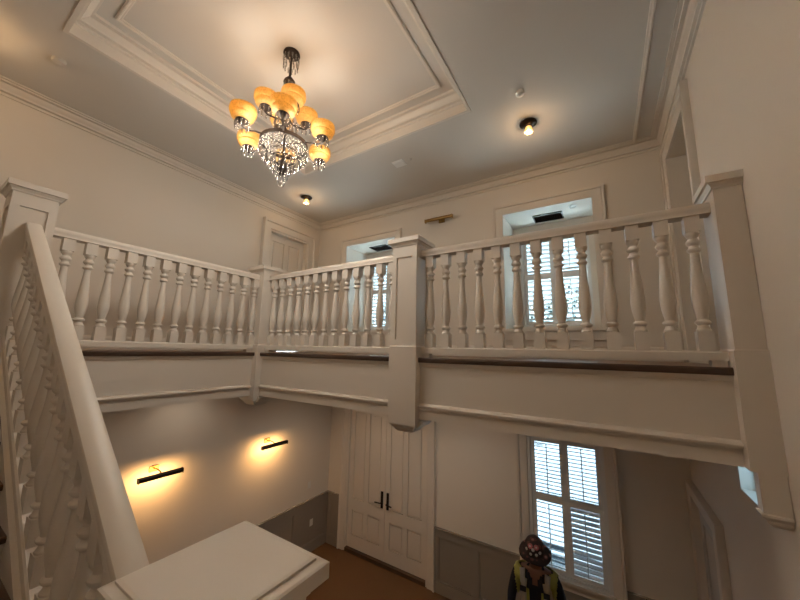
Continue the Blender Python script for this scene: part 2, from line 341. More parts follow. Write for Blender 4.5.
for i, (a, b, c, d) in enumerate(FWN):       # stair windows behind the viewer
    r_ = struct('window_%d' % (5+i), ('tall window lighting the stair head', 'tall window lighting the stair landing')[i], 'window', ((a+b)/2, YF-.1, c))
    MB().box(a, a+.05, YF-.14, YF-.06, c, d).box(b-.05, b, YF-.14, YF-.06, c, d).box(a+.05, b-.05, YF-.14, YF-.06, c, c+.05).box(a+.05, b-.05, YF-.14, YF-.06, d-.05, d).box((a+b)/2-.02, (a+b)/2+.02, YF-.14, YF-.06, c+.05, d-.05).build('frame', 'shutter_paint', r_)
    MB().box(a+.05, (a+b)/2-.02, YF-.103, YF-.097, c+.05, d-.05).build('pane', 'window_glass', r_); MB().box((a+b)/2+.02, b-.05, YF-.103, YF-.097, c+.05, d-.05).build('pane', 'window_glass', r_)
    casing([(b, YF, c), (b, YF, d), (a, YF, d), (a, YF, c), (b, YF, c)], (0,1,0), r_)

# ---------------------------------------------------------------- doors
def door_leaf(parent, P, ux, nrm, wd, ht, panels, m='trim_paint', th=.045):
    """leaf standing at P (lower corner), ux along width, nrm towards viewer; panels: rects (u0,u1,v0,v1) recessed with bead"""
    P = Vector(P); ux = Vector(ux); nrm = Vector(nrm); uz = Vector((0,0,1))
    def bx(mb, u0, u1, d0, d1, v0, v1):
        n = len(mb.v)
        for v in (v0, v1):
            for u, d in ((u0,d0),(u1,d0),(u1,d1),(u0,d1)): mb.v.append(tuple(P+ux*u+nrm*d+uz*v))
        mb.f += [tuple(n+i for i in q) for q in ((0,3,2,1),(4,5,6,7),(0,1,5,4),(1,2,6,5),(2,3,7,6),(3,0,4,7))]
    us = sorted({0, wd, *[q for p in panels for q in p[:2]]}); vs_ = sorted({0, ht, *[q for p in panels for q in p[2:]]})
    mb = MB()
    for i in range(len(us)-1):
        for k in range(len(vs_)-1):
            cu, cv = (us[i]+us[i+1])/2, (vs_[k]+vs_[k+1])/2
            if not any(p[0] < cu < p[1] and p[2] < cv < p[3] for p in panels): bx(mb, us[i], us[i+1], 0, th, vs_[k], vs_[k+1])
    leaf = mb.build('leaf', m, parent)
    for p in panels:
        q = MB(); bx(q, p[0], p[1], .008, th-.022, p[2], p[3]); bx(q, p[0]+.035, p[1]-.035, .01, th-.010, p[2]+.035, p[3]-.035); q.build('panel', m, leaf)
    return leaf
d1 = struct('door_1', 'tall white double door with panelled leaves and dark bronze handles', 'door', ((DD[0]+DD[1])/2, YB2, 0))
MB().box(DD[0], DD[0]+.03, YB2-.01, YB2+.19, 0, DD[3]).box(DD[1]-.03, DD[1], YB2-.01, YB2+.19, 0, DD[3]).box(DD[0]+.03, DD[1]-.03, YB2-.01, YB2+.19, DD[3]-.03, DD[3]).build('jamb', 'trim_paint', d1)
MB().box(DD[0]+.031, DD[1]-.031, YB2-.02, YB2+.19, 0, .058).build('threshold', 'tread_wood', d1)
wl = (DD[1]-DD[0]-.07)/2; ht = DD[3]-.03-.063
for k, x0 in enumerate((DD[0]+.032, DD[0]+.038+wl)):
    s = .10; c = .085; pw_ = (wl-2*s-c)/2
    cols = [(s, s+pw_), (s+pw_+c, wl-s)]
    pn = [(a, b, .22, .66) for a, b in cols] + [(a, b, .86, ht-.14) for a, b in cols]
    lf = door_leaf(d1, (x0, YB2+.09, .06), (1,0,0), (0,-1,0), wl, ht, pn)
    hx = x0+wl-.06 if k == 0 else x0+.06; sg = -1 if k == 0 else 1
    hd = MB().box(hx-.022, hx+.022, YB2+.03, YB2+.045, .92, 1.20).tube([(hx, YB2+.04, 1.02), (hx, YB2-.015, 1.02), (hx+sg*.03, YB2-.025, 1.02), (hx+sg*.12, YB2-.025, 1.015)], .011)
    hd.build('handle', 'bronze', lf)
casing([(DD[0], YB2, 0), (DD[0], YB2, DD[3]), (DD[1], YB2, DD[3]), (DD[1], YB2, 0)], (0,-1,0), d1)
d2 = struct('door_2', 'white panelled door in the upper corner behind the gallery balusters', 'door', (XL, (UD[0]+UD[1])/2, GF))
MB().box(XL-.19, XL+.01, UD[0], UD[0]+.03, GF, UD[3]).box(XL-.19, XL+.01, UD[1]-.03, UD[1], GF, UD[3]).box(XL-.19, XL+.01, UD[0]+.03, UD[1]-.03, UD[3]-.03, UD[3]).build('jamb', 'trim_paint', d2)
wl = UD[1]-UD[0]-.066; ht = UD[3]-GF-.04
l2 = door_leaf(d2, (XL-.13, UD[0]+.033, GF+.008), (0,1,0), (1,0,0), wl, ht, [(.1,.36,.2,.8),(.45,wl-.1,.2,.8),(.1,.36,.98,ht-.13),(.45,wl-.1,.98,ht-.13)])
MB().lathe([(0,.05),(.022,.045),(.028,.03),(.02,.015),(.01,.012),(.01,0),(.025,0),(0,0)], (XL-.085, UD[0]+.1, GF+.98), 12, Matrix.Rotation(PI/2, 4, 'Y')).build('knob', 'bronze', l2, True)
CAS2 = [(0, 0), (0, .03), (.015, .04), (.11, .04), (.12, .075), (.155, .08), (.16, .07), (.16, 0)]
casing([(XL, UD[0], GF), (XL, UD[0], UD[3]), (XL, UD[1], UD[3]), (XL, UD[1], GF)], (1,0,0), d2, prof=CAS2)
d3 = struct('door_3', 'grey door with white casing on the bare wall of the lower hall', 'door', (XR, (RD[0]+RD[1])/2, 0))
door_leaf(d3, (XR+.06, RD[1]-.003, .01), (0,-1,0), (-1,0,0), RD[1]-RD[0]-.006, RD[3]-.02, [(.12,.5,.2,.9),(.6,.98,.2,.9),(.12,.5,1.05,1.98),(.6,.98,1.05,1.98)], 'door_grey')
casing([(XR, RD[1], 0), (XR, RD[1], RD[3]), (XR, RD[0], RD[3]), (XR, RD[0], 0)], (-1,0,0), d3, prof=[(0,0),(0,.05),(.02,.06),(.115,.06),(.12,.05),(.12,0)])
d4 = struct('door_4', 'white cased opening beside the end newel of the gallery', 'opening', (XR, (RO[0]+RO[1])/2, GF))
casing([(XR, RO[1], GF), (XR, RO[1], RO[3]), (XR, RO[0], RO[3]), (XR, RO[0], GF)], (-1,0,0), d4, prof=[(0,0),(0,.03),(.02,.036),(.12,.036),(.13,.05),(.16,.055),(.165,.04),(.165,0)])

# ---------------------------------------------------------------- wainscot and baseboards
WH = 0.94
def wainscot(name, label, segs, parent=None):
    """segs: (origin, ux, normal, length, n panels)"""
    r = struct(name, label, 'wainscot')
    for P, ux, nr, L, n in segs:
        P, ux, nr, uz = Vector(P), Vector(ux), Vector(nr), Vector((0,0,1))
        def bx(mb, u0, u1, d0, d1, v0, v1):
            k = len(mb.v)
            for v in (v0, v1):
                for u, d in ((u0,d0),(u1,d0),(u1,d1),(u0,d1)): mb.v.append(tuple(P+ux*u+nr*d+uz*v))
            mb.f += [tuple(k+i for i in q) for q in ((0,3,2,1),(4,5,6,7),(0,1,5,4),(1,2,6,5),(2,3,7,6),(3,0,4,7))]
        fr = MB(); bx(fr, 0, L, 0, .03, .0, .17); bx(fr, 0, L, 0, .024, WH-.13, WH-.02)
        pw = L/n; st = .06
        for i in range(n+1):
            u = i*pw; bx(fr, max(0, u-st), min(L, u+st), 0, .024, .17, WH-.13)
        fr.build('rail_and_stile', 'taupe_paint', r)
        for i in range(n):
            p = MB(); bx(p, i*pw+st, (i+1)*pw-st, 0, .007, .17, WH-.13); p.build('panel', 'taupe_paint', r)
            b = MB(); u0, u1, v0, v1 = i*pw+st, (i+1)*pw-st, .17, WH-.13
            for (a, c, d, e) in ((u0,u1,v0,v0+.016),(u0,u1,v1-.016,v1),(u0,u0+.016,v0+.016,v1-.016),(u1-.016,u1,v0+.016,v1-.016)): bx(b, a, c, .007, .018, d, e)
            b.build('panel_bead', 'taupe_paint', r)
        cp = MB(); bx(cp, 0, L, 0, .04, WH-.02, WH); bx(cp, 0, L, 0, .03, WH-.04, WH-.02); cp.build('cap', 'taupe_paint', r)
wainscot('trim_8', 'taupe panelled wainscot below the lit picture lights', [((XL, YF, 0), (0,1,0), (1,0,0), YB2-YF, 8)])
wainscot('trim_9', 'taupe panelled wainscot between double door and tall window', [((DD[1]+.14, YB2, 0), (1,0,0), (0,-1,0), LW[0]-.14-DD[1]-.14, 2), ((XL+.04, YB2, 0), (1,0,0), (0,-1,0), DD[0]-.14-XL-.04, 1)])
#wainscot('trim_10', 'taupe wainscot under and past the tall window', [((LW[0]-.14, YB2, 0), (1,0,0), (0,-1,0), LW[1]-LW[0]+.28, 2), ((LW[1]+.14, YB2, 0), (1,0,0), (0,-1,0), XR-LW[1]-.14, 1)]) if False else None
def low_panel():
    r = struct('trim_10', 'taupe panelling under the tall window and in the corner past it', 'wainscot')
    MB().box(LW[0]-.14, LW[1]+.14, YB2-.02, YB2, 0, LW[2]-.12).build('panel', 'taupe_paint', r)
    MB().box(LW[1]+.14, XR, YB2-.024, YB2, 0, WH-.02).build('panel', 'taupe_paint', r)
    MB().box(LW[1]+.14, XR, YB2-.04, YB2, WH-.02, WH).build('cap', 'taupe_paint', r)
low_panel()
bb = [(0, 0), (.018, 0), (.018, .13), (.012, .145), (.004, .16), (0, .16)]
tag(MB().sweep([(XR-.02, YB, GF), (XL+.02, YB, GF)], bb, (0,0,1)).build('baseboard_back', 'trim_paint'), 'white baseboard under the gallery window recesses', 'baseboard', kind='structure')
tag(MB().sweep([(XL, UD[0]-.16, GF), (XL, YF, GF)], bb, (0,0,1)).build('baseboard_left', 'trim_paint'), 'white baseboard beside the upper corner door', 'baseboard', kind='structure')

# ---------------------------------------------------------------- newel posts
def newel(label, x0, x1, y0, y1, ztop, zplinth, zbot, drop=True, panel=True, ov=.036):
    r = thing('newel_post', label, 'newel post', ((x0+x1)/2, (y0+y1)/2, zbot), 'white panelled newel posts')
    zc = ztop-.075
    e = .012; sh = MB()
    sh.box(x0+e, x1-e, y0+e, y1-e, zplinth, zc)
    if panel:
        sw = .05; zl = zplinth+.06; zt = zc-.12
        for xa, xb in ((x0, x0+sw), (x1-sw, x1)):
            for ya, yb in ((y0, y0+sw), (y1-sw, y1)): sh.box(xa, xb, ya, yb, zplinth, zc)
        for za, zb in ((zplinth, zl), (zt, zc)):
            sh.box(x0+sw, x1-sw, y0, y0+e, za, zb); sh.box(x0+sw, x1-sw, y1-e, y1, za, zb); sh.box(x0, x0+e, y0+sw, y1-sw, za, zb); sh.box(x1-e, x1, y0+sw, y1-sw, za, zb)
    else: sh = MB().box(x0, x1, y0, y1, zplinth, zc)
    sh.build('shaft', 'trim_paint', r)
    def off(lst): return [(x0-o, x1+o, y0-o, y1+o, z) for o, z in lst]
    MB().loft(off([(.008, zbot), (.008, zplinth-.01), (0, zplinth)])).build('plinth', 'trim_paint', r)
    cap = MB().loft(off([(0, zc-.012), (.008, zc-.012), (.010, zc), (.015, zc+.006), (.021, zc+.014), (.023, zc+.021), (ov, zc+.023), (ov, zc+.066), (ov-.006, zc+.07), (.01, zc+.075)])).build('cap', 'trim_paint', r)
    if drop:
        MB().loft(off([(.008, zbot), (.008, zbot-.004), (-.004, zbot-.008), (-.008, zbot-.02), (-.024, zbot-.034), (-.03, zbot-.038), (-.032, zbot-.05), (-.05, zbot-.066), (-.06, zbot-.078)])).build('drop_moulding', 'trim_paint', r)
        MB().loft([(x0-o, x1+o, y0+.05, y1-.02, z) for o, z in ((.06, zbot+.03), (.06, zbot+.018), (.042, zbot+.012), (.04, zbot), (.02, zbot-.01), (.018, zbot-.022), (-.01, zbot-.034))]).build('side_moulding', 'trim_paint', r)
    return r
HN = .137
PL = E+.05
newel('square white newel at the gallery corner next to the upper door', XG-HN, XG+HN, YG-HN, YG+HN, E+1.10, PL, E-.645)
MX = -1.59
newel('square white newel midway along the gallery front with a drop finial', MX-HN, MX+HN, YG-HN, YG+HN, E+1.10, PL, E-.645)
newel('white half newel against the bare wall ending the gallery front', .628, XR-.003, YG-HN, YG+HN, E+1.11, PL, E-.60, drop=False, panel=False)
_n = bpy.data.objects['newel_post.002']
MB().loft([(.650, XR-.003, YG-HN, YG-HN+.07, E-.60), (.650, XR-.003, YG-HN, YG-HN+.07, E-.80), (.64, XR-.003, YG-HN-.008, YG-HN+.08, E-.805), (.64, XR-.003, YG-HN-.008, YG-HN+.08, E-.815), (.66, XR-.003, YG-HN+.008, YG-HN+.06, E-.835), (.665, XR-.003, YG-HN+.01, YG-HN+.055, E-.85), (.69, XR-.003, YG-HN+.03, YG-HN+.04, E-.87)]).build('drop_moulding', 'trim_paint', _n)
newel('tall white newel at the head of the stairs', XG-HN, XG+HN, .5-HN+.01, .5+HN-.01, E+1.255, PL, GF, drop=False)
nn_ = newel('large white newel with a broad flat cap at the stair landing', -1.118, -.785, .435, .765, E-.62, E-1.60, E-1.91, drop=False, ov=.044)
MB().loft([(-1.135, -.770, .418, .782, E-.621), (-1.135, -.770, .418, .782, E-.614), (-1.127, -.778, .426, .774, E-.611)]).build('cap_panel', 'trim_paint', nn_)

# ---------------------------------------------------------------- balusters, rails
def baluster_mesh(H, top=0.0, bot=0.0):
    b = .039; mb = MB(); z = lambda t: t*H
    mb.box(-b, b, -b, b, -bot, z(.138)); mb.box(-b, b, -b, b, z(.88), H+top)
    pr = [(0,.138),(.037,.138),(.038,.15),(.033,.158),(.028,.172),(.027,.182),(.034,.188),(.040,.197),(.040,.207),(.034,.216),(.027,.222),(.027,.235),(.032,.262),(.0385,.30),(.0425,.345),(.043,.375),(.041,.42),(.036,.49),(.030,.57),(.025,.64),(.0225,.70),(.0225,.722),(.028,.728),(.036,.738),(.036,.75),(.028,.76),(.024,.768),(.024,.778),(.032,.786),(.038,.797),(.038,.809),(.031,.82),(.025,.83),(.026,.842),(.034,.852),(.038,.862),(.038,.88),(0,.88)]
    mb.lathe([(r, z(t)) for r, t in pr], n=14); return mb.mesh('baluster', 'trim_paint', True)
SH0, SH1, RB, RTOP = E-.018, E+.04, E+.905, E+.985
BAL = baluster_mesh(RB-SH1, .004, .004)
RAIL = [(-.05, -.045), (-.046, -.02), (-.05, -.012), (-.048, .012), (-.036, .026), (0, .032), (.036, .026), (.048, .012), (.05, -.012), (.046, -.02), (.05, -.045), (.036, -.048), (-.036, -.048)]
def balustrade(label, A, B_, n, phase=.5, stretch=1.0, group='gallery balustrade runs'):
    A, B_ = Vector(A), Vector(B_); r = thing('gallery_balustrade', label, 'balustrade', tuple((A+B_)/2+Vector((0,0,GF))), group)
    zr = RTOP-.032
    MB().sweep([(A.x, A.y, zr), (B_.x, B_.y, zr)], RAIL, (0,0,1)).build('handrail', 'trim_paint', r, True)
    sp = [(-.045, SH0-E), (.045, SH0-E), (.045, SH1-E-.012), (.036, SH1-E), (-.036, SH1-E), (-.045, SH1-E-.012)]
    MB().sweep([(A.x, A.y, E), (B_.x, B_.y, E)], sp, (0,0,1)).build('bottom_rail', 'trim_paint', r)
    t = (B_-A).normalized()
    for q in (A+t*.05, B_-t*.05): MB().box(q.x-.035, q.x+.035, q.y-.035, q.y+.035, GF, SH0).build('support_block', 'trim_paint', r)
    for k in range(n):
        q = A+(B_-A)*((k*stretch+phase)/n); inst('baluster', BAL, r, (q.x, q.y, SH1))
balustrade('white turned balustrade along the wall side gallery from stair newel to corner', (XG, .5+HN-.012, 0), (XG, YG-HN+.002, 0), 13, .82)
balustrade('white turned balustrade between corner newel and middle newel', (XG+HN-.002, YG, 0), (MX-HN+.002, YG, 0), 13)
balustrade('white turned balustrade between middle newel and bare wall', (MX+HN-.002, YG, 0), (.63, YG, 0), 13, .52, .99)

# ---------------------------------------------------------------- staircase and its balustrade
NR, RISE, GO, X0 = 11, .1685, .259, -3.76           # top riser face at X0
st = thing('staircase', 'wooden staircase with white risers climbing from landing to gallery', 'staircase', (-1.5, 0, E-1.91))
SY0, SY1 = -.56, .445
ZL = GF-.1685*11
for i in range(1, NR):
    x1 = X0+GO*i; z = GF-RISE*i
    MB().sweep([(x1-GO-.0, SY0, z), (x1-GO-.0, SY1, z)], [(0, -.03), (0, 0), (-GO-.025, 0), (-GO-.03, -.008), (-GO-.03, -.022), (-GO-.025, -.03)], (0,0,1)).build('tread', 'tread_wood', st)
for i in range(NR):
    x1 = X0+GO*i; z = GF-RISE*i
    MB().box(x1-.018, x1, SY0, SY1, z-RISE, z-.03).build('riser', 'trim_paint', st)
SL = RISE/GO
def slope(x): return GF-SL*(x-X0)                     # nosing line
sx0, sx1 = X0-.02, -1.10
for ya, yb, nm in ((.445, .585, 'outer_stringer'), (SY0-.04, SY0, 'inner_stringer')):
    mb = MB()
    for y in (ya, yb): mb.v += [(sx0, y, slope(sx0)-.36), (sx1, y, max(slope(sx1)-.36, ZL-.2)), (sx1, y, slope(sx1)+.05), (sx0, y, slope(sx0)+.05)]
    mb.f += [(0,1,2,3),(7,6,5,4),(0,4,5,1),(1,5,6,2),(2,6,7,3),(3,7,4,0)]; mb.build(nm, 'trim_paint', st)
MB().box(-1.10, XR-.003, YF+.003, .43, ZL-.25, ZL-.03).box(-.78, XR-.003, .43, .765, ZL-.25, ZL-.03).build('landing_slab', 'trim_paint', st)
MB().box(-1.10, XR-.003, YF+.003, .43, ZL-.03, ZL).box(-.78, XR-.003, .43, .78, ZL-.03, ZL).build('landing_floor', 'tread_wood', st)
sb = thing('stair_balustrade', 'white turned balustrade sloping down from gallery newel to broad landing newel', 'balustrade', (-2.4, .487, E-.9))
RY = .515; ang = math.atan(SL)
ra, rb = XG+HN-.003, -1.116
def railtop(x): return E+.95-.65*(x-ra)
SR = [(-.038, -.068), (-.040, -.036), (-.036, -.030), (-.044, -.022), (-.046, -.004), (-.042, .006), (-.026, .014), (.026, .014), (.042, .006), (.046, -.004), (.044, -.022), (.036, -.030), (.040, -.036), (.038, -.068)]
SR = [(v, u) for u, v in SR]
MB().sweep([(ra, RY, railtop(ra)-.016), (rb, RY, railtop(rb)-.016)], SR, (0,-1,0)).build('handrail', 'trim_paint', sb, True)
MB().sweep([(ra, RY, slope(ra)+.085), (rb, RY, slope(rb)+.085)], [(-.035, -.048), (.02, -.048), (.03, -.04), (.03, .04), (.02, .048), (-.035, .048)], (0,-1,0)).build('bottom_rail', 'trim_paint', sb)
nb = 17
for k in range(nb):
    x = ra+(rb-ra)*((k+.5)/nb); z0 = slope(x)+.105; z1 = railtop(x)-.10
    if k == 0: SB = baluster_mesh(z1-z0, .03, .03); H0 = z1-z0
    inst('baluster', SB, sb, (x, RY, z0), sc=(1, 1, (z1-z0)/H0))

# ---------------------------------------------------------------- chandelier
CX, CY = -2.36, 1.70
WARM = (1.0, 0.57, 0.27)
ch = thing('chandelier', 'bronze chandelier with amber glass bowl shades and crystal drops', 'chandelier', (CX, CY, ZT))
MB().lathe([(0,0),(.075,0),(.078,-.012),(.06,-.03),(.03,-.04),(0,-.042)], (CX,CY,ZT), 20).build('canopy', 'bronze', ch, True)
zr = E+1.86; z2 = E+2.10
MB().tube([(CX,CY,ZT-.03),(CX,CY,E+1.60)], .011).build('stem', 'bronze', ch, True)
MB().lathe([(0,.04),(.02,.04),(.05,.0),(.055,-.02),(.03,-.03),(0,-.03)], (CX,CY,E+2.50), 16).build('upper_crown', 'bronze', ch, True)
MB().lathe([(0,.05),(.03,.04),(.05,.0),(.03,-.04),(.015,-.06),(0,-.06)], (CX,CY,z2-.02), 14).build('arm_hub', 'bronze', ch, True)
tor = MB(); nt_ = 40
P = [(CX+.205*math.cos(2*PI*k/nt_), CY+.205*math.sin(2*PI*k/nt_), zr-.02) for k in range(nt_)]
tor.sweep(P, [(-.006, -.014), (.006, -.014), (.008, 0), (.006, .014), (-.006, .014)], (0,0,1), True); tor.build('ring', 'bronze', ch, True)
sp = MB()
for k in range(6):
    a = R(-40+60*k); sp.tube([(CX, CY, zr-.02), (CX+.2*math.cos(a), CY+.2*math.sin(a), zr-.02)], .006, 6)
sp.build('ring_spokes', 'bronze', ch, True)
shade_me = MB().lathe([(.03,0),(.052,.003),(.076,.014),(.09,.032),(.093,.046),(.090,.052),(.098,.056),(.105,.068),(.107,.088),(.105,.106),(.100,.114),(.103,.120),(.099,.122),(.094,.112),(.099,.09),(.097,.068),(.086,.056),(.084,.036),(.07,.018),(.045,.008),(.03,.006)], n=28).mesh('glass_shade', 'amber_glass', True)
sock_me = MB().lathe([(0,-.045),(.010,-.045),(.016,-.03),(.034,-.012),(.050,-.004),(.053,.010),(.048,.012),(.03,.008),(.02,.05),(0,.052)], n=18).mesh('socket', 'bronze', True)
bulb_me = MB().lathe([(0,.048),(.012,.05),(.014,.06),(.024,.078),(.024,.092),(.014,.11),(0,.116)], n=12).mesh('light_bulb', 'bulb', True)
def prism_me(L, r): return MB().lathe([(0,0),(r*.5,-.006),(r,-L*.25),(r*.85,-L*.75),(0,-L)], n=6).mesh('crystal_prism', 'crystal')
pr_s, pr_m, pr_l = prism_me(.075, .0075), prism_me(.09, .0085), prism_me(.125, .009)
def arm(a, r, zb, z, bend, prisms):
    c, s = math.cos(a), math.sin(a); ex, ey = CX+r*c, CY+r*s
    r0 = .2 if bend else .03
    pts = [(CX+r0*c, CY+r0*s, zb), (CX+(r0*.6+r*.4)*c, CY+(r0*.6+r*.4)*s, zb-.012), (CX+(r*.88)*c, CY+(r*.88)*s, z-.06), (ex, ey, z-.045)]
    MB().tube(pts, .0075, 8).build('arm', 'bronze', ch, True)
    so_ = inst('socket', sock_me, ch, (ex, ey, z)); inst('glass_shade', shade_me, ch, (ex, ey, z)); inst('light_bulb', bulb_me, so_, (ex, ey, z))
    for k in range(prisms):
        b = 2*PI*k/prisms; inst('crystal_prism', pr_s, ch, (ex+.054*math.cos(b), ey+.054*math.sin(b), z-.002), (0, 0, b))
    light('bulb_light', 'POINT', (ex, ey, z+.08), CHAND, WARM, ch, shadow_soft_size=.03)
for k in range(6): arm(R(-40+60*k), .375, zr-.02, zr+.0, True, 10)
for k in range(4): arm(R(-112+90*k), .185, z2-.02, z2+.03, False, 8)
for k in range(6): light('chandelier_fill', 'POINT', (CX+.36*math.cos(R(-10+60*k)), CY+.36*math.sin(R(-10+60*k)), E+1.76), CHAND_FILL/6, (1.0, 0.91, 0.78), ch, shadow_soft_size=.06)  # fill lamps without bulbs, added between the arms to brighten the room
def drops(me, r, z, n, ph=0.0):
    for k in range(n):
        b = 2*PI*k/n+ph; inst('crystal_prism', me, ch, (CX+r*math.cos(b), CY+r*math.sin(b), z+random.uniform(-.004,.004)), (0, 0, b))
drops(pr_s, .07, ZT-.035, 12); drops(pr_s, .066, ZT-.10, 12, .2); drops(pr_s, .045, E+2.49, 8)
drops(pr_m, .10, z2-.03, 14); drops(pr_s, .06, z2-.06, 8)
drops(pr_l, .205, zr-.035, 44); drops(pr_l, .155, zr-.10, 28, .1); drops(pr_m, .11, zr-.17, 14); drops(pr_m, .075, zr-.22, 12); drops(pr_s, .05, zr-.29, 10); drops(pr_s, .025, zr-.32, 6)
MB().lathe([(0,.03),(.02,.026),(.032,.0),(.024,-.022),(0,-.034)], (CX,CY,E+1.46), 10).build('crystal_ball', 'crystal', ch)
MB().lathe([(0,.1),(.02,.09),(.05,.02),(.05,.0),(.03,-.05),(0,-.08)], (CX,CY,E+1.60), 12).build('lower_body', 'bronze', ch, True)
MB().sweep([(CX+.10*math.cos(2*PI*k/24), CY+.10*math.sin(2*PI*k/24), zr-.16) for k in range(24)], [(-.004,-.006),(.004,-.006),(.004,.006),(-.004,.006)], (0,0,1), True).build('basket_ring', 'bronze', ch, True)

# ---------------------------------------------------------------- ceiling bulbs
BULB = (1.0, 0.62, 0.30)
def ceiling_light(label, x, y, en=4.5):
    t = thing('ceiling_light', label, 'ceiling light', (x, y, ZC), 'flush ceiling bulbs')
    MB().lathe([(0,0),(.092,0),(.094,-.01),(.084,-.018),(.074,-.02),(.062,-.03),(.03,-.036),(.026,-.05),(0,-.05)], (x,y,ZC), 20).build('base_plate', 'bronze', t, True)
    MB().lathe([(.027,-.046),(.034,-.055),(.04,-.075),(.047,-.11),(.045,-.112),(.036,-.076),(.027,-.055)], (x,y,ZC), 16).build('glass_shade', 'jar_glass', t, True)
    MB().lathe([(0,-.05),(.012,-.052),(.016,-.07),(.016,-.105),(.009,-.12),(0,-.124)], (x,y,ZC), 12).build('light_bulb', 'bulb', t, True)
    light('bulb_light', 'POINT', (x, y, ZC-.135), en, BULB, t, shadow_soft_size=.03)
ceiling_light('bronze ceiling bulb light above the bare end of the gallery', -.565, 3.54)
ceiling_light('bronze ceiling bulb light in the corner below the chandelier tip', -4.17, 3.53)
ceiling_light('bronze ceiling bulb light above the head of the stairs', -4.17, .02)
ceiling_light('added unseen ceiling bulb light above the stair landing', -.565, .02)  # out of view, added for more light

# ---------------------------------------------------------------- picture lights
def picture_light(label, P, ux, nr, L, m, lit, bar_d=.22, bar_z=-.04):
    """P on wall at backplate centre"""
    P, ux, nr, uz = Vector(P), Vector(ux), Vector(nr), Vector((0,0,1))
    t = thing('picture_light', label, 'picture light', tuple(P), 'brass picture lights')
    rot = Matrix((ux, nr, uz)).transposed().to_4x4()
    MB().obox(Matrix.Translation(P+nr*.008) @ rot, .052, .008, .034).build('backplate', 'antique_brass', t)
    bc = P+nr*bar_d+uz*bar_z
    MB().tube([P+nr*.01, P+nr*.06+uz*.01, P+nr*(bar_d-.05)+uz*.0, bc+uz*.014], .008, 8).build('arm', 'antique_brass', t, True)
    # half-round hood, opening towards wall and down
    bar = MB(); n = 10; pr = []
    a0 = -40 if lit else -60
    for k in range(n+1): th = R(a0+200*k/n); pr.append((math.cos(th)*.033, math.sin(th)*.033))
    for k in range(n, -1, -1): th = R(a0+200*k/n); pr.append((math.cos(th)*.029, math.sin(th)*.029))
    B = nr; tdir = ux; nvec = B.cross(tdir); sg = 1 if nvec.z > 0 else -1
    bar.sweep([tuple(bc-ux*L/2), tuple(bc+ux*L/2)], [(sg*s, c) for c, s in pr], tuple(nr)); bar.build('hood', m, t, True)
    MB().obox(Matrix.Translation(bc-ux*(L/2-.002)) @ rot, .002, .029, .029).obox(Matrix.Translation(bc+ux*(L/2-.002)) @ rot, .002, .029, .029).build('end_cap', m, t)
    MB().obox(Matrix.Translation(bc) @ rot, L/2-.01, .008, .008).build('lamp_tube', 'led_strip' if lit else 'plastic_white', t)
    if lit:
        d = (-nr*1.0-uz*.9).normalized(); yv = ux.cross(d)
        o = light('lamp_light', 'AREA', tuple(bc+d*.02), lit, (1.0, .52, .18), t, shape='RECTANGLE', size=L-.04, size_y=.03)
        q = Matrix((ux, (-d).cross(ux), -d)).transposed(); o.rotation_euler = q.to_euler(); o.data.spread = R(175)
picture_light('lit picture light nearer the stair handrail', (XL, 2.07, E-1.535), (0,1,0), (1,0,0), .48, 'bronze', 4.0)
picture_light('lit picture light nearer the double door', (XL, 3.71, E-1.54), (0,1,0), (1,0,0), .48, 'bronze', 4.0)
picture_light('unlit brass picture light between the upper window recesses', (-2.13, YB, E+2.13), (1,0,0), (0,-1,0), .48, 'antique_brass', 0, .13, -.012)

# ---------------------------------------------------------------- ceiling and wall fittings
def disc(name, label, cat, x, y, z, r, m, group=None):
    t = thing(name, label, cat, (x, y, z), group)
    MB().lathe([(0,0),(r,0),(r*1.02,-.02),(r*.95,-.034),(r*.6,-.04),(0,-.042)], (x,y,z), 18).build('cover', m, t, True)
    MB().lathe([(r*.35,-.041),(r*.4,-.045),(r*.3,-.047),(0,-.047)], (x,y,z), 12).build('sensor_ring', m, t, True)
disc('smoke_detector', 'small white ceiling disc next to the bulb light', 'detector', -.547, 3.03, ZC, .04, 'plastic_white')
disc('smoke_detector', 'faint white ceiling disc between tray corner and wall crown', 'detector', -4.08, .50, ZC, .05, 'ceiling_paint')
vt = thing('ceiling_speaker', 'square white cover plate on the ceiling between tray and window recess', 'cover plate', (-2.25, 3.47, ZC))
MB().box(-2.33, -2.16, 3.40, 3.54, ZC-.012, ZC).build('plate', 'plastic_white', vt); MB().box(-2.315, -2.175, 3.415, 3.525, ZC-.018, ZC-.012).build('grille', 'plastic_white', vt)
dd_ = thing('sprinkler_head', 'tiny sprinkler disc beside the square ceiling plate', 'sprinkler', (-2.07, 3.46, ZC))
MB().lathe([(0,0),(.022,0),(.022,-.006),(.01,-.012),(.008,-.02),(0,-.02)], (-2.07,3.46,ZC), 12).build('cover', 'ceiling_paint', dd_, True)
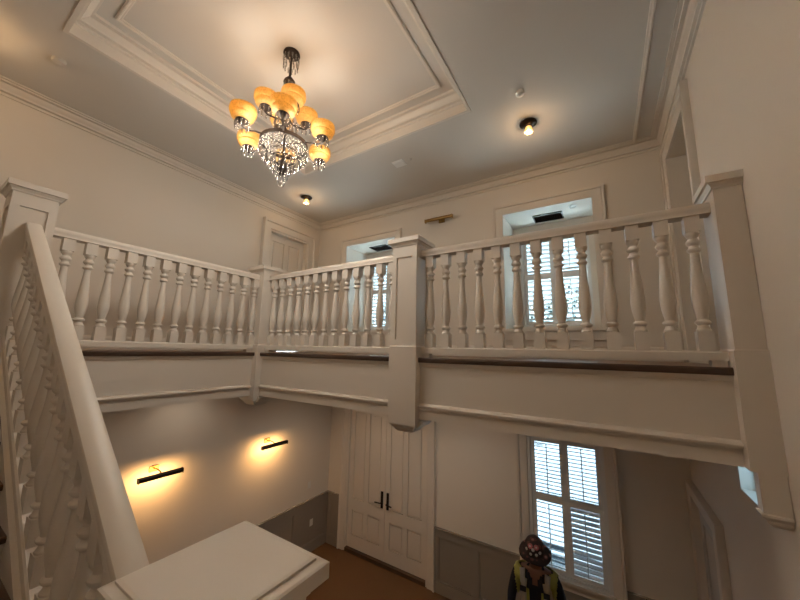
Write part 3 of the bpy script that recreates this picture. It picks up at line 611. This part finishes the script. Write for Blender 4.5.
for i, (a, b) in enumerate(UO):
    cx = (a+b)/2
    v = thing('air_vent', ('black slotted vent in the ceiling of the wide window recess', 'black slotted vent in the ceiling of the recess by the corner')[i], 'vent', (cx, 4.98, UZ1))
    MB().box(cx-.195, cx+.195, 4.86, 5.11, UZ1-.004, UZ1).build('backing', 'black_metal', v)
    MB().box(cx-.20, cx+.20, 4.85, 4.87, UZ1-.014, UZ1).box(cx-.20, cx+.20, 5.10, 5.12, UZ1-.014, UZ1).box(cx-.20, cx-.185, 4.87, 5.10, UZ1-.014, UZ1).box(cx+.185, cx+.20, 4.87, 5.10, UZ1-.014, UZ1).build('frame', 'black_metal', v)
    sm = MB().box(-.185, .185, -.004, .004, -.005, .005).mesh('vent_slat', 'black_metal')
    for k in range(7): inst('vent_slat', sm, v, (cx, 4.89+.03*k, UZ1-.009), (R(35), 0, 0))
    l = thing('recessed_downlight', ('round downlight beside the vent in the wide window recess', 'round downlight beside the vent in the recess by the corner')[i], 'downlight', (cx+.34, 4.77, UZ1))
    MB().lathe([(.05,0),(.055,-.006),(.045,-.008),(.036,0)], (cx+.34,4.77,UZ1), 18).build('bezel', 'plastic_white', l, True)
    MB().lathe([(0,-.001),(.036,-.001)], (cx+.34,4.77,UZ1), 18).build('lens', 'plastic_white', l)
for x, y, lb in ((-3.55, 3.95, 'in front of the double door'), (-1.9, 3.95, 'over the taupe wainscot'), (-4.4, .6, 'above the hall near the stairs'), (-4.4, 2.3, 'above the hall beside the lit picture lights')):  # unseen fill lamps added to brighten the lower hall
    l = thing('recessed_downlight', 'added fill downlight in the gallery soffit '+lb, 'downlight', (x, y, BOT+.2), 'added soffit fill lights')
    MB().lathe([(.06,0),(.066,-.006),(.055,-.009),(.045,0)], (x,y,BOT+.2), 18).build('bezel', 'plastic_white', l, True)
    MB().lathe([(0,-.002),(.045,-.002)], (x,y,BOT+.2), 18).build('lens', 'led_strip', l)
    light('lamp_light', 'SPOT', (x, y, BOT+.18), SOFFIT_FILL if y > 3 else SOFFIT_FILL*.35, (1.0, .84, .66), l, spot_size=R(150), spot_blend=.8, shadow_soft_size=.04)
def outlet(name, label, P, ux, nr):
    P, ux, nr = Vector(P), Vector(ux), Vector(nr); rot = Matrix((ux, nr, Vector((0,0,1)))).transposed().to_4x4()
    t = thing(name, label, 'outlet' if name == 'wall_outlet' else 'switch', tuple(P))
    MB().obox(Matrix.Translation(P+nr*.004) @ rot, .036, .004, .058).build('plate', 'plastic_white', t)
    for dz in (-.022, .022): MB().obox(Matrix.Translation(P+nr*.009+Vector((0,0,dz))) @ rot, .016, .003, .014).build('rocker', 'plastic_white', t)
outlet('wall_outlet', 'white outlet plate on the taupe wainscot near the corner', (XL+.007, 4.83, E-3.25), (0,1,0), (1,0,0))
outlet('light_switch', 'white switch plate on the wall above the wainscot', (XL, 4.73, E-2.56), (0,1,0), (1,0,0))

# ---------------------------------------------------------------- person
def make_person(px, py):
    root = thing('person', 'person in dark shirt, yellow safety vest and patterned hat before the tall window', 'person', (px, py, 0))
    face = math.atan2(-py, -px)+PI/2       # body faces the camera side
    Rz = Matrix.Rotation(face-R(8), 4, 'Z')
    J = {}   # local frame: -y is front
    def j(n, x, y, z, r, r_=None): J[n] = (Vector((x, y, z)), r, r_ or r)
    j('pel', 0, 0, .95, .155, .115); j('wai', 0, .0, 1.10, .145, .105); j('che', 0, .0, 1.28, .17, .115); j('sho', 0, .01, 1.405, .135, .085); j('nk', 0, .015, 1.475, .058, .056)
    j('hd0', 0, -.005, 1.545, .058, .066); j('hd1', 0, -.015, 1.62, .078, .092); j('hd2', 0, -.005, 1.69, .07, .082)
    for s, n in ((-1, 'l'), (1, 'r')):
        j('sh'+n, s*.185, .015, 1.40, .068); j('el'+n, s*.265, .03, 1.13, .05); j('wr'+n, s*.27, -.06, .88, .032); j('pa'+n, s*.265, -.08, .80, .038, .022)
        j('hp'+n, s*.095, 0, .88, .098); j('kn'+n, s*.11, -.01, .49, .065); j('an'+n, s*.115, .02, .10, .048); j('to'+n, s*.13, -.15, .045, .042, .035)
    edges = [('pel','wai'),('wai','che'),('che','sho'),('sho','nk'),('nk','hd0'),('hd0','hd1'),('hd1','hd2')]
    for n in 'lr':
        edges += [('sho','sh'+n),('sh'+n,'el'+n),('el'+n,'wr'+n),('wr'+n,'pa'+n),('pel','hp'+n),('hp'+n,'kn'+n),('kn'+n,'an'+n),('an'+n,'to'+n)]
        for k in range(4):    # fingers
            s = -1 if n == 'l' else 1; y0 = -.108+.019*k; L = (.066,.076,.072,.056)[k]
            j(f'f{n}{k}a', s*.262, y0, .765, .0095); j(f'f{n}{k}b', s*.256, y0-.008, .765-L*.55, .009); j(f'f{n}{k}c', s*.245, y0-.006, .765-L*1.1, .0075)
            edges += [('pa'+n, f'f{n}{k}a'), (f'f{n}{k}a', f'f{n}{k}b'), (f'f{n}{k}b', f'f{n}{k}c')]
        s = -1 if n == 'l' else 1
        j(f't{n}a', s*.255, -.115, .815, .011); j(f't{n}b', s*.245, -.135, .775, .0095); edges += [('pa'+n, f't{n}a'), (f't{n}a', f't{n}b')]
    names = list(J); idx = {n: i for i, n in enumerate(names)}
    me = bpy.data.meshes.new('body'); me.from_pydata([tuple(J[n][0]) for n in names], [(idx[a], idx[b]) for a, b in edges], [])
    ob = bpy.data.objects.new('body', me); COL.objects.link(ob)
    sk = ob.modifiers.new('skin', 'SKIN'); sk.use_smooth_shade = True; ss = ob.modifiers.new('sub', 'SUBSURF'); ss.levels = ss.render_levels = 3
    for i, n in enumerate(names):
        v = me.skin_vertices[0].data[i]; v.radius = (J[n][1], J[n][2]); v.use_root = (n == 'pel')
    dg = bpy.context.evaluated_depsgraph_get(); me2 = bpy.data.meshes.new_from_object(ob.evaluated_get(dg))
    bpy.data.objects.remove(ob); me2.name = 'body'
    me2.materials.clear()
    for k in ('navy_cloth', 'denim', 'skin', 'boot_leather'): me2.materials.append(MATS[k])
    for p in me2.polygons:
        c = p.center; p.use_smooth = True
        vneck = c.y < -.02 and abs(c.x) < (c.z-1.33)*.55 and c.z > 1.33
        if c.z > 1.46 or vneck or (abs(c.x) > .2 and c.z < .86): p.material_index = 2
        elif c.z < .13: p.material_index = 3
        elif c.z < .98 and abs(c.x) < .22: p.material_index = 1
        else: p.material_index = 0
    body = bpy.data.objects.new('body', me2); COL.objects.link(body); body.parent = root; body.matrix_local = Rz
    def loc(mb, name, m, parent=body, smooth=True):
        o = bpy.data.objects.new(name, mb.mesh(name, m, smooth)); COL.objects.link(o); o.parent = parent; return o
    # vest: offset shell from the torso faces, open at the front
    def shell(name, keep, m, d, mi=None):
        bm = bmesh.new(); bm.from_mesh(me2); bm.normal_update()
        bmesh.ops.delete(bm, geom=[f for f in bm.faces if not keep(f.calc_center_median())], context='FACES')
        for v in bm.verts: v.co += v.normal*d
        r_ = bmesh.ops.solidify(bm, geom=bm.faces[:], thickness=-.004)
        q = bpy.data.meshes.new(name); bm.to_mesh(q); bm.free(); q.materials.clear(); q.materials.append(MATS[m])
        for p in q.polygons: p.use_smooth = True; p.material_index = 0
        o = bpy.data.objects.new(name, q); COL.objects.link(o); o.parent = body; return o
    tor = lambda c: .93 < c.z < 1.455 and abs(c.x) < .205 and not (c.y < 0 and abs(c.x) < .045+max(0, (c.z-1.2))*.2) and not abs(c.x) < .055
    vest = shell('safety_vest', lambda c: tor(c), 'vest_yellow', .014)
    shell('reflective_stripe', lambda c: tor(c) and .085 < abs(c.x) < .14 and c.z > 1.10, 'vest_grey', .02)
    shell('reflective_band', lambda c: tor(c) and 1.05 < c.z < 1.11, 'vest_grey', .02)
    for s in (-1, 1):
        loc(MB().obox(Matrix.Translation((s*.115, -.135, 1.305)) @ Matrix.Rotation(R(-12), 4, 'X'), .03, .008, .022), 'vest_clip', 'black_cloth')
        # shirt collar
        loc(MB().tube([(s*.0, .075, 1.475), (s*.05, .06, 1.478), (s*.075, .0, 1.465), (s*.06, -.06, 1.43), (s*.045, -.105, 1.36)], [.014, .018, .02, .02, .012], 8), 'shirt_collar', 'navy_cloth')
    # face
    hc = Vector((0, -.012, 1.60))
    for s in (-1, 1):
        loc(MB().lathe([(0,-.011),(.008,-.008),(.011,0),(.008,.008),(0,.011)], (s*.03, hc.y-.072, 1.622), 10), 'eye', 'eye_white')
        loc(MB().lathe([(0,-.028),(.012,-.02),(.017,0),(.012,.022),(0,.03)], (s*.082, hc.y+.008, 1.60), 8), 'ear', 'skin')
        loc(MB().tube([(s*.015, hc.y-.084, 1.643), (s*.03, hc.y-.083, 1.648), (s*.046, hc.y-.072, 1.642)], .004, 6), 'eyebrow', 'hair')
    loc(MB().tube([(0, hc.y-.082, 1.632), (0, hc.y-.096, 1.605), (0, hc.y-.104, 1.587), (0, hc.y-.08, 1.58)], [.007, .010, .014, .010], 8), 'nose', 'skin')
    loc(MB().tube([(-.024, hc.y-.070, 1.553), (0, hc.y-.08, 1.552), (.024, hc.y-.070, 1.553)], [.003, .006, .003], 6), 'mouth', 'lip')
    # hat with drooping brim, tipped forward
    Mh = Matrix.Translation((0, -.015, 1.655)) @ Matrix.Rotation(R(20), 4, 'X')
    hat = MB(); n = 28; prof = [(.150,-.036,1),(.146,-.030,1),(.125,-.008,1),(.104,.0,0),(.104,.03,0),(.098,.075,0),(.08,.105,0),(.045,.122,0),(0,.126,0)]
    rings = []
    for r, z, br in prof:
        b = len(hat.v)
        if r == 0: hat.v.append(tuple(Mh @ Vector((0,0,z)))); rings.append((b,1)); continue
        for k in range(n):
            a = 2*PI*k/n; rr = r*(1.0+.16*abs(math.cos(a))**3 if br else 1.0); zz = z+(-.022*math.cos(2*a)*0+.012*math.sin(3*a+.6) if br else 0)
            hat.v.append(tuple(Mh @ Vector((rr*math.cos(a)*.96, rr*math.sin(a)*1.06, zz))))
        rings.append((b, n))
    for (a, na), (b, nb_) in zip(rings, rings[1:]):
        for k in range(n):
            k2 = (k+1)%n
            hat.f.append((a+k, a+k2, b) if nb_ == 1 else (a+k, a+k2, b+k2, b+k))
    h = loc(hat, 'patterned_hat', 'floral_cloth'); md = h.modifiers.new('thick', 'SOLIDIFY'); md.thickness = .004
    for (ax, el, r, m) in ((-.38, 1.0, .025, 'patch_pink'), (.42, 1.0, .025, 'patch_pink'), (.0, .72, .016, 'patch_white'), (-.75, .45, .014, 'patch_white'), (.7, .4, .015, 'patch_white'), (-.25, .2, .014, 'patch_white'), (.3, .25, .014, 'patch_white')):
        rr = .106*math.cos(el*.75); q = Vector((rr*math.sin(ax), -rr*1.06*math.cos(ax), .02+.115*math.sin(el)*.9))
        nrm = Vector((q.x, q.y, q.z*.7)).normalized(); Mq = Mh @ Matrix.Translation(q+nrm*.001) @ nrm.to_track_quat('Z', 'Y').to_matrix().to_4x4()
        d = MB().lathe([(0,.005),(r*.5,.004),(r,.001),(r,-.012),(0,-.012)], n=12); d.v = [tuple(Mq @ Vector(v)) for v in d.v]; pt = loc(d, 'hat_motif', m, h)
        if m == 'patch_pink':
            d = MB().lathe([(0,.007),(r*.35,.006),(r*.4,.003)], n=10); d.v = [tuple(Mq @ Vector(v)) for v in d.v]; loc(d, 'hat_motif', 'patch_white', h)
    return root
make_person(-.79, 4.12)

# ---------------------------------------------------------------- outside
tag(MB().box(-60, 60, YB2+.2, 70, -1.0, -.6).build('ground_street', 'asphalt'), 'pale street pavement outside the windows', 'ground', kind='structure')
bh = thing('brick_house', 'brick house across the street seen through the shutters', 'building', (-1, 22, -.6))
MB().box(-9, 7, 22, 30, -.6, 3.2).build('wall', 'brick_wall', bh)
rf = MB(); rf.v += [(-9.4,21.6,3.2),(7.4,21.6,3.2),(7.4,30.4,3.2),(-9.4,30.4,3.2),(-9.4,26,5.6),(7.4,26,5.6)]; rf.f += [(0,1,5,4),(2,3,4,5),(1,2,5),(3,0,4),(0,3,2,1)]; rf.build('roof', 'roof_slate', bh)
for k in range(5):
    x = -7.6+3.1*k; fr = MB().box(x-.6, x+.6, 21.94, 22.0, .6, 2.4).build('window', 'shutter_paint', bh); MB().box(x-.5, x+.5, 21.92, 21.95, .7, 2.3).build('pane', 'house_pane', fr)
po = thing('bounce_roof', 'added white roof bouncing sun up through the upper windows', 'bounce roof', (-2.4, 6.4, -.6))  # added reflector, throws sunlight up into the recesses and onto the ceiling
MB().box(-7.0, 2.0, YB2+.2, 9.2, E-.55, E-.35).build('bounce_deck', 'bounce_white', po)
for x in (-6.9, -2.5, 1.9): MB().box(x-.09, x+.09, 8.95, 9.13, -.6, E-.55).build('post', 'shutter_paint', po)
def tree(label, x, y, h, r, seed):
    rnd = random.Random(seed); t = thing('street_tree', label, 'tree', (x, y, -.6), 'street trees outside')
    tr = MB().tube([(x, y, -.6), (x+.1, y, h*.35), (x-.05, y+.1, h*.7)], [.2, .15, .06], 8)
    for k in range(5):
        a = rnd.uniform(0, 6.28); tr.tube([(x, y, h*(.35+.06*k)), (x+r*.7*math.cos(a), y+r*.7*math.sin(a), h*(.55+.07*k))], [.07, .02], 6)
    tr.build('trunk', 'bark', t, True)
    lf = MB()
    for k in range(1500):
        u = Vector((rnd.gauss(0,1), rnd.gauss(0,1), rnd.gauss(0,1))).normalized()*rnd.uniform(.45, 1)**.5*r
        c = Vector((x, y, h*.72))+Vector((u.x, u.y, u.z*.85)); a = Vector((rnd.gauss(0,1), rnd.gauss(0,1), rnd.gauss(0,1))).normalized(); b = a.orthogonal().normalized(); s = rnd.uniform(.12,.2)
        n = len(lf.v); lf.v += [tuple(c-a*s), tuple(c+b*s*.5), tuple(c+a*s), tuple(c-b*s*.5)]; lf.f.append((n,n+1,n+2,n+3))
    lf.build('crown', 'leaf', t)
tree('leafy street tree outside the wide window recess', -.9, 19, 6.6, 3.0, 1)
tree('leafy street tree outside the recess by the corner', -13, 19, 6.6, 3.0, 2)
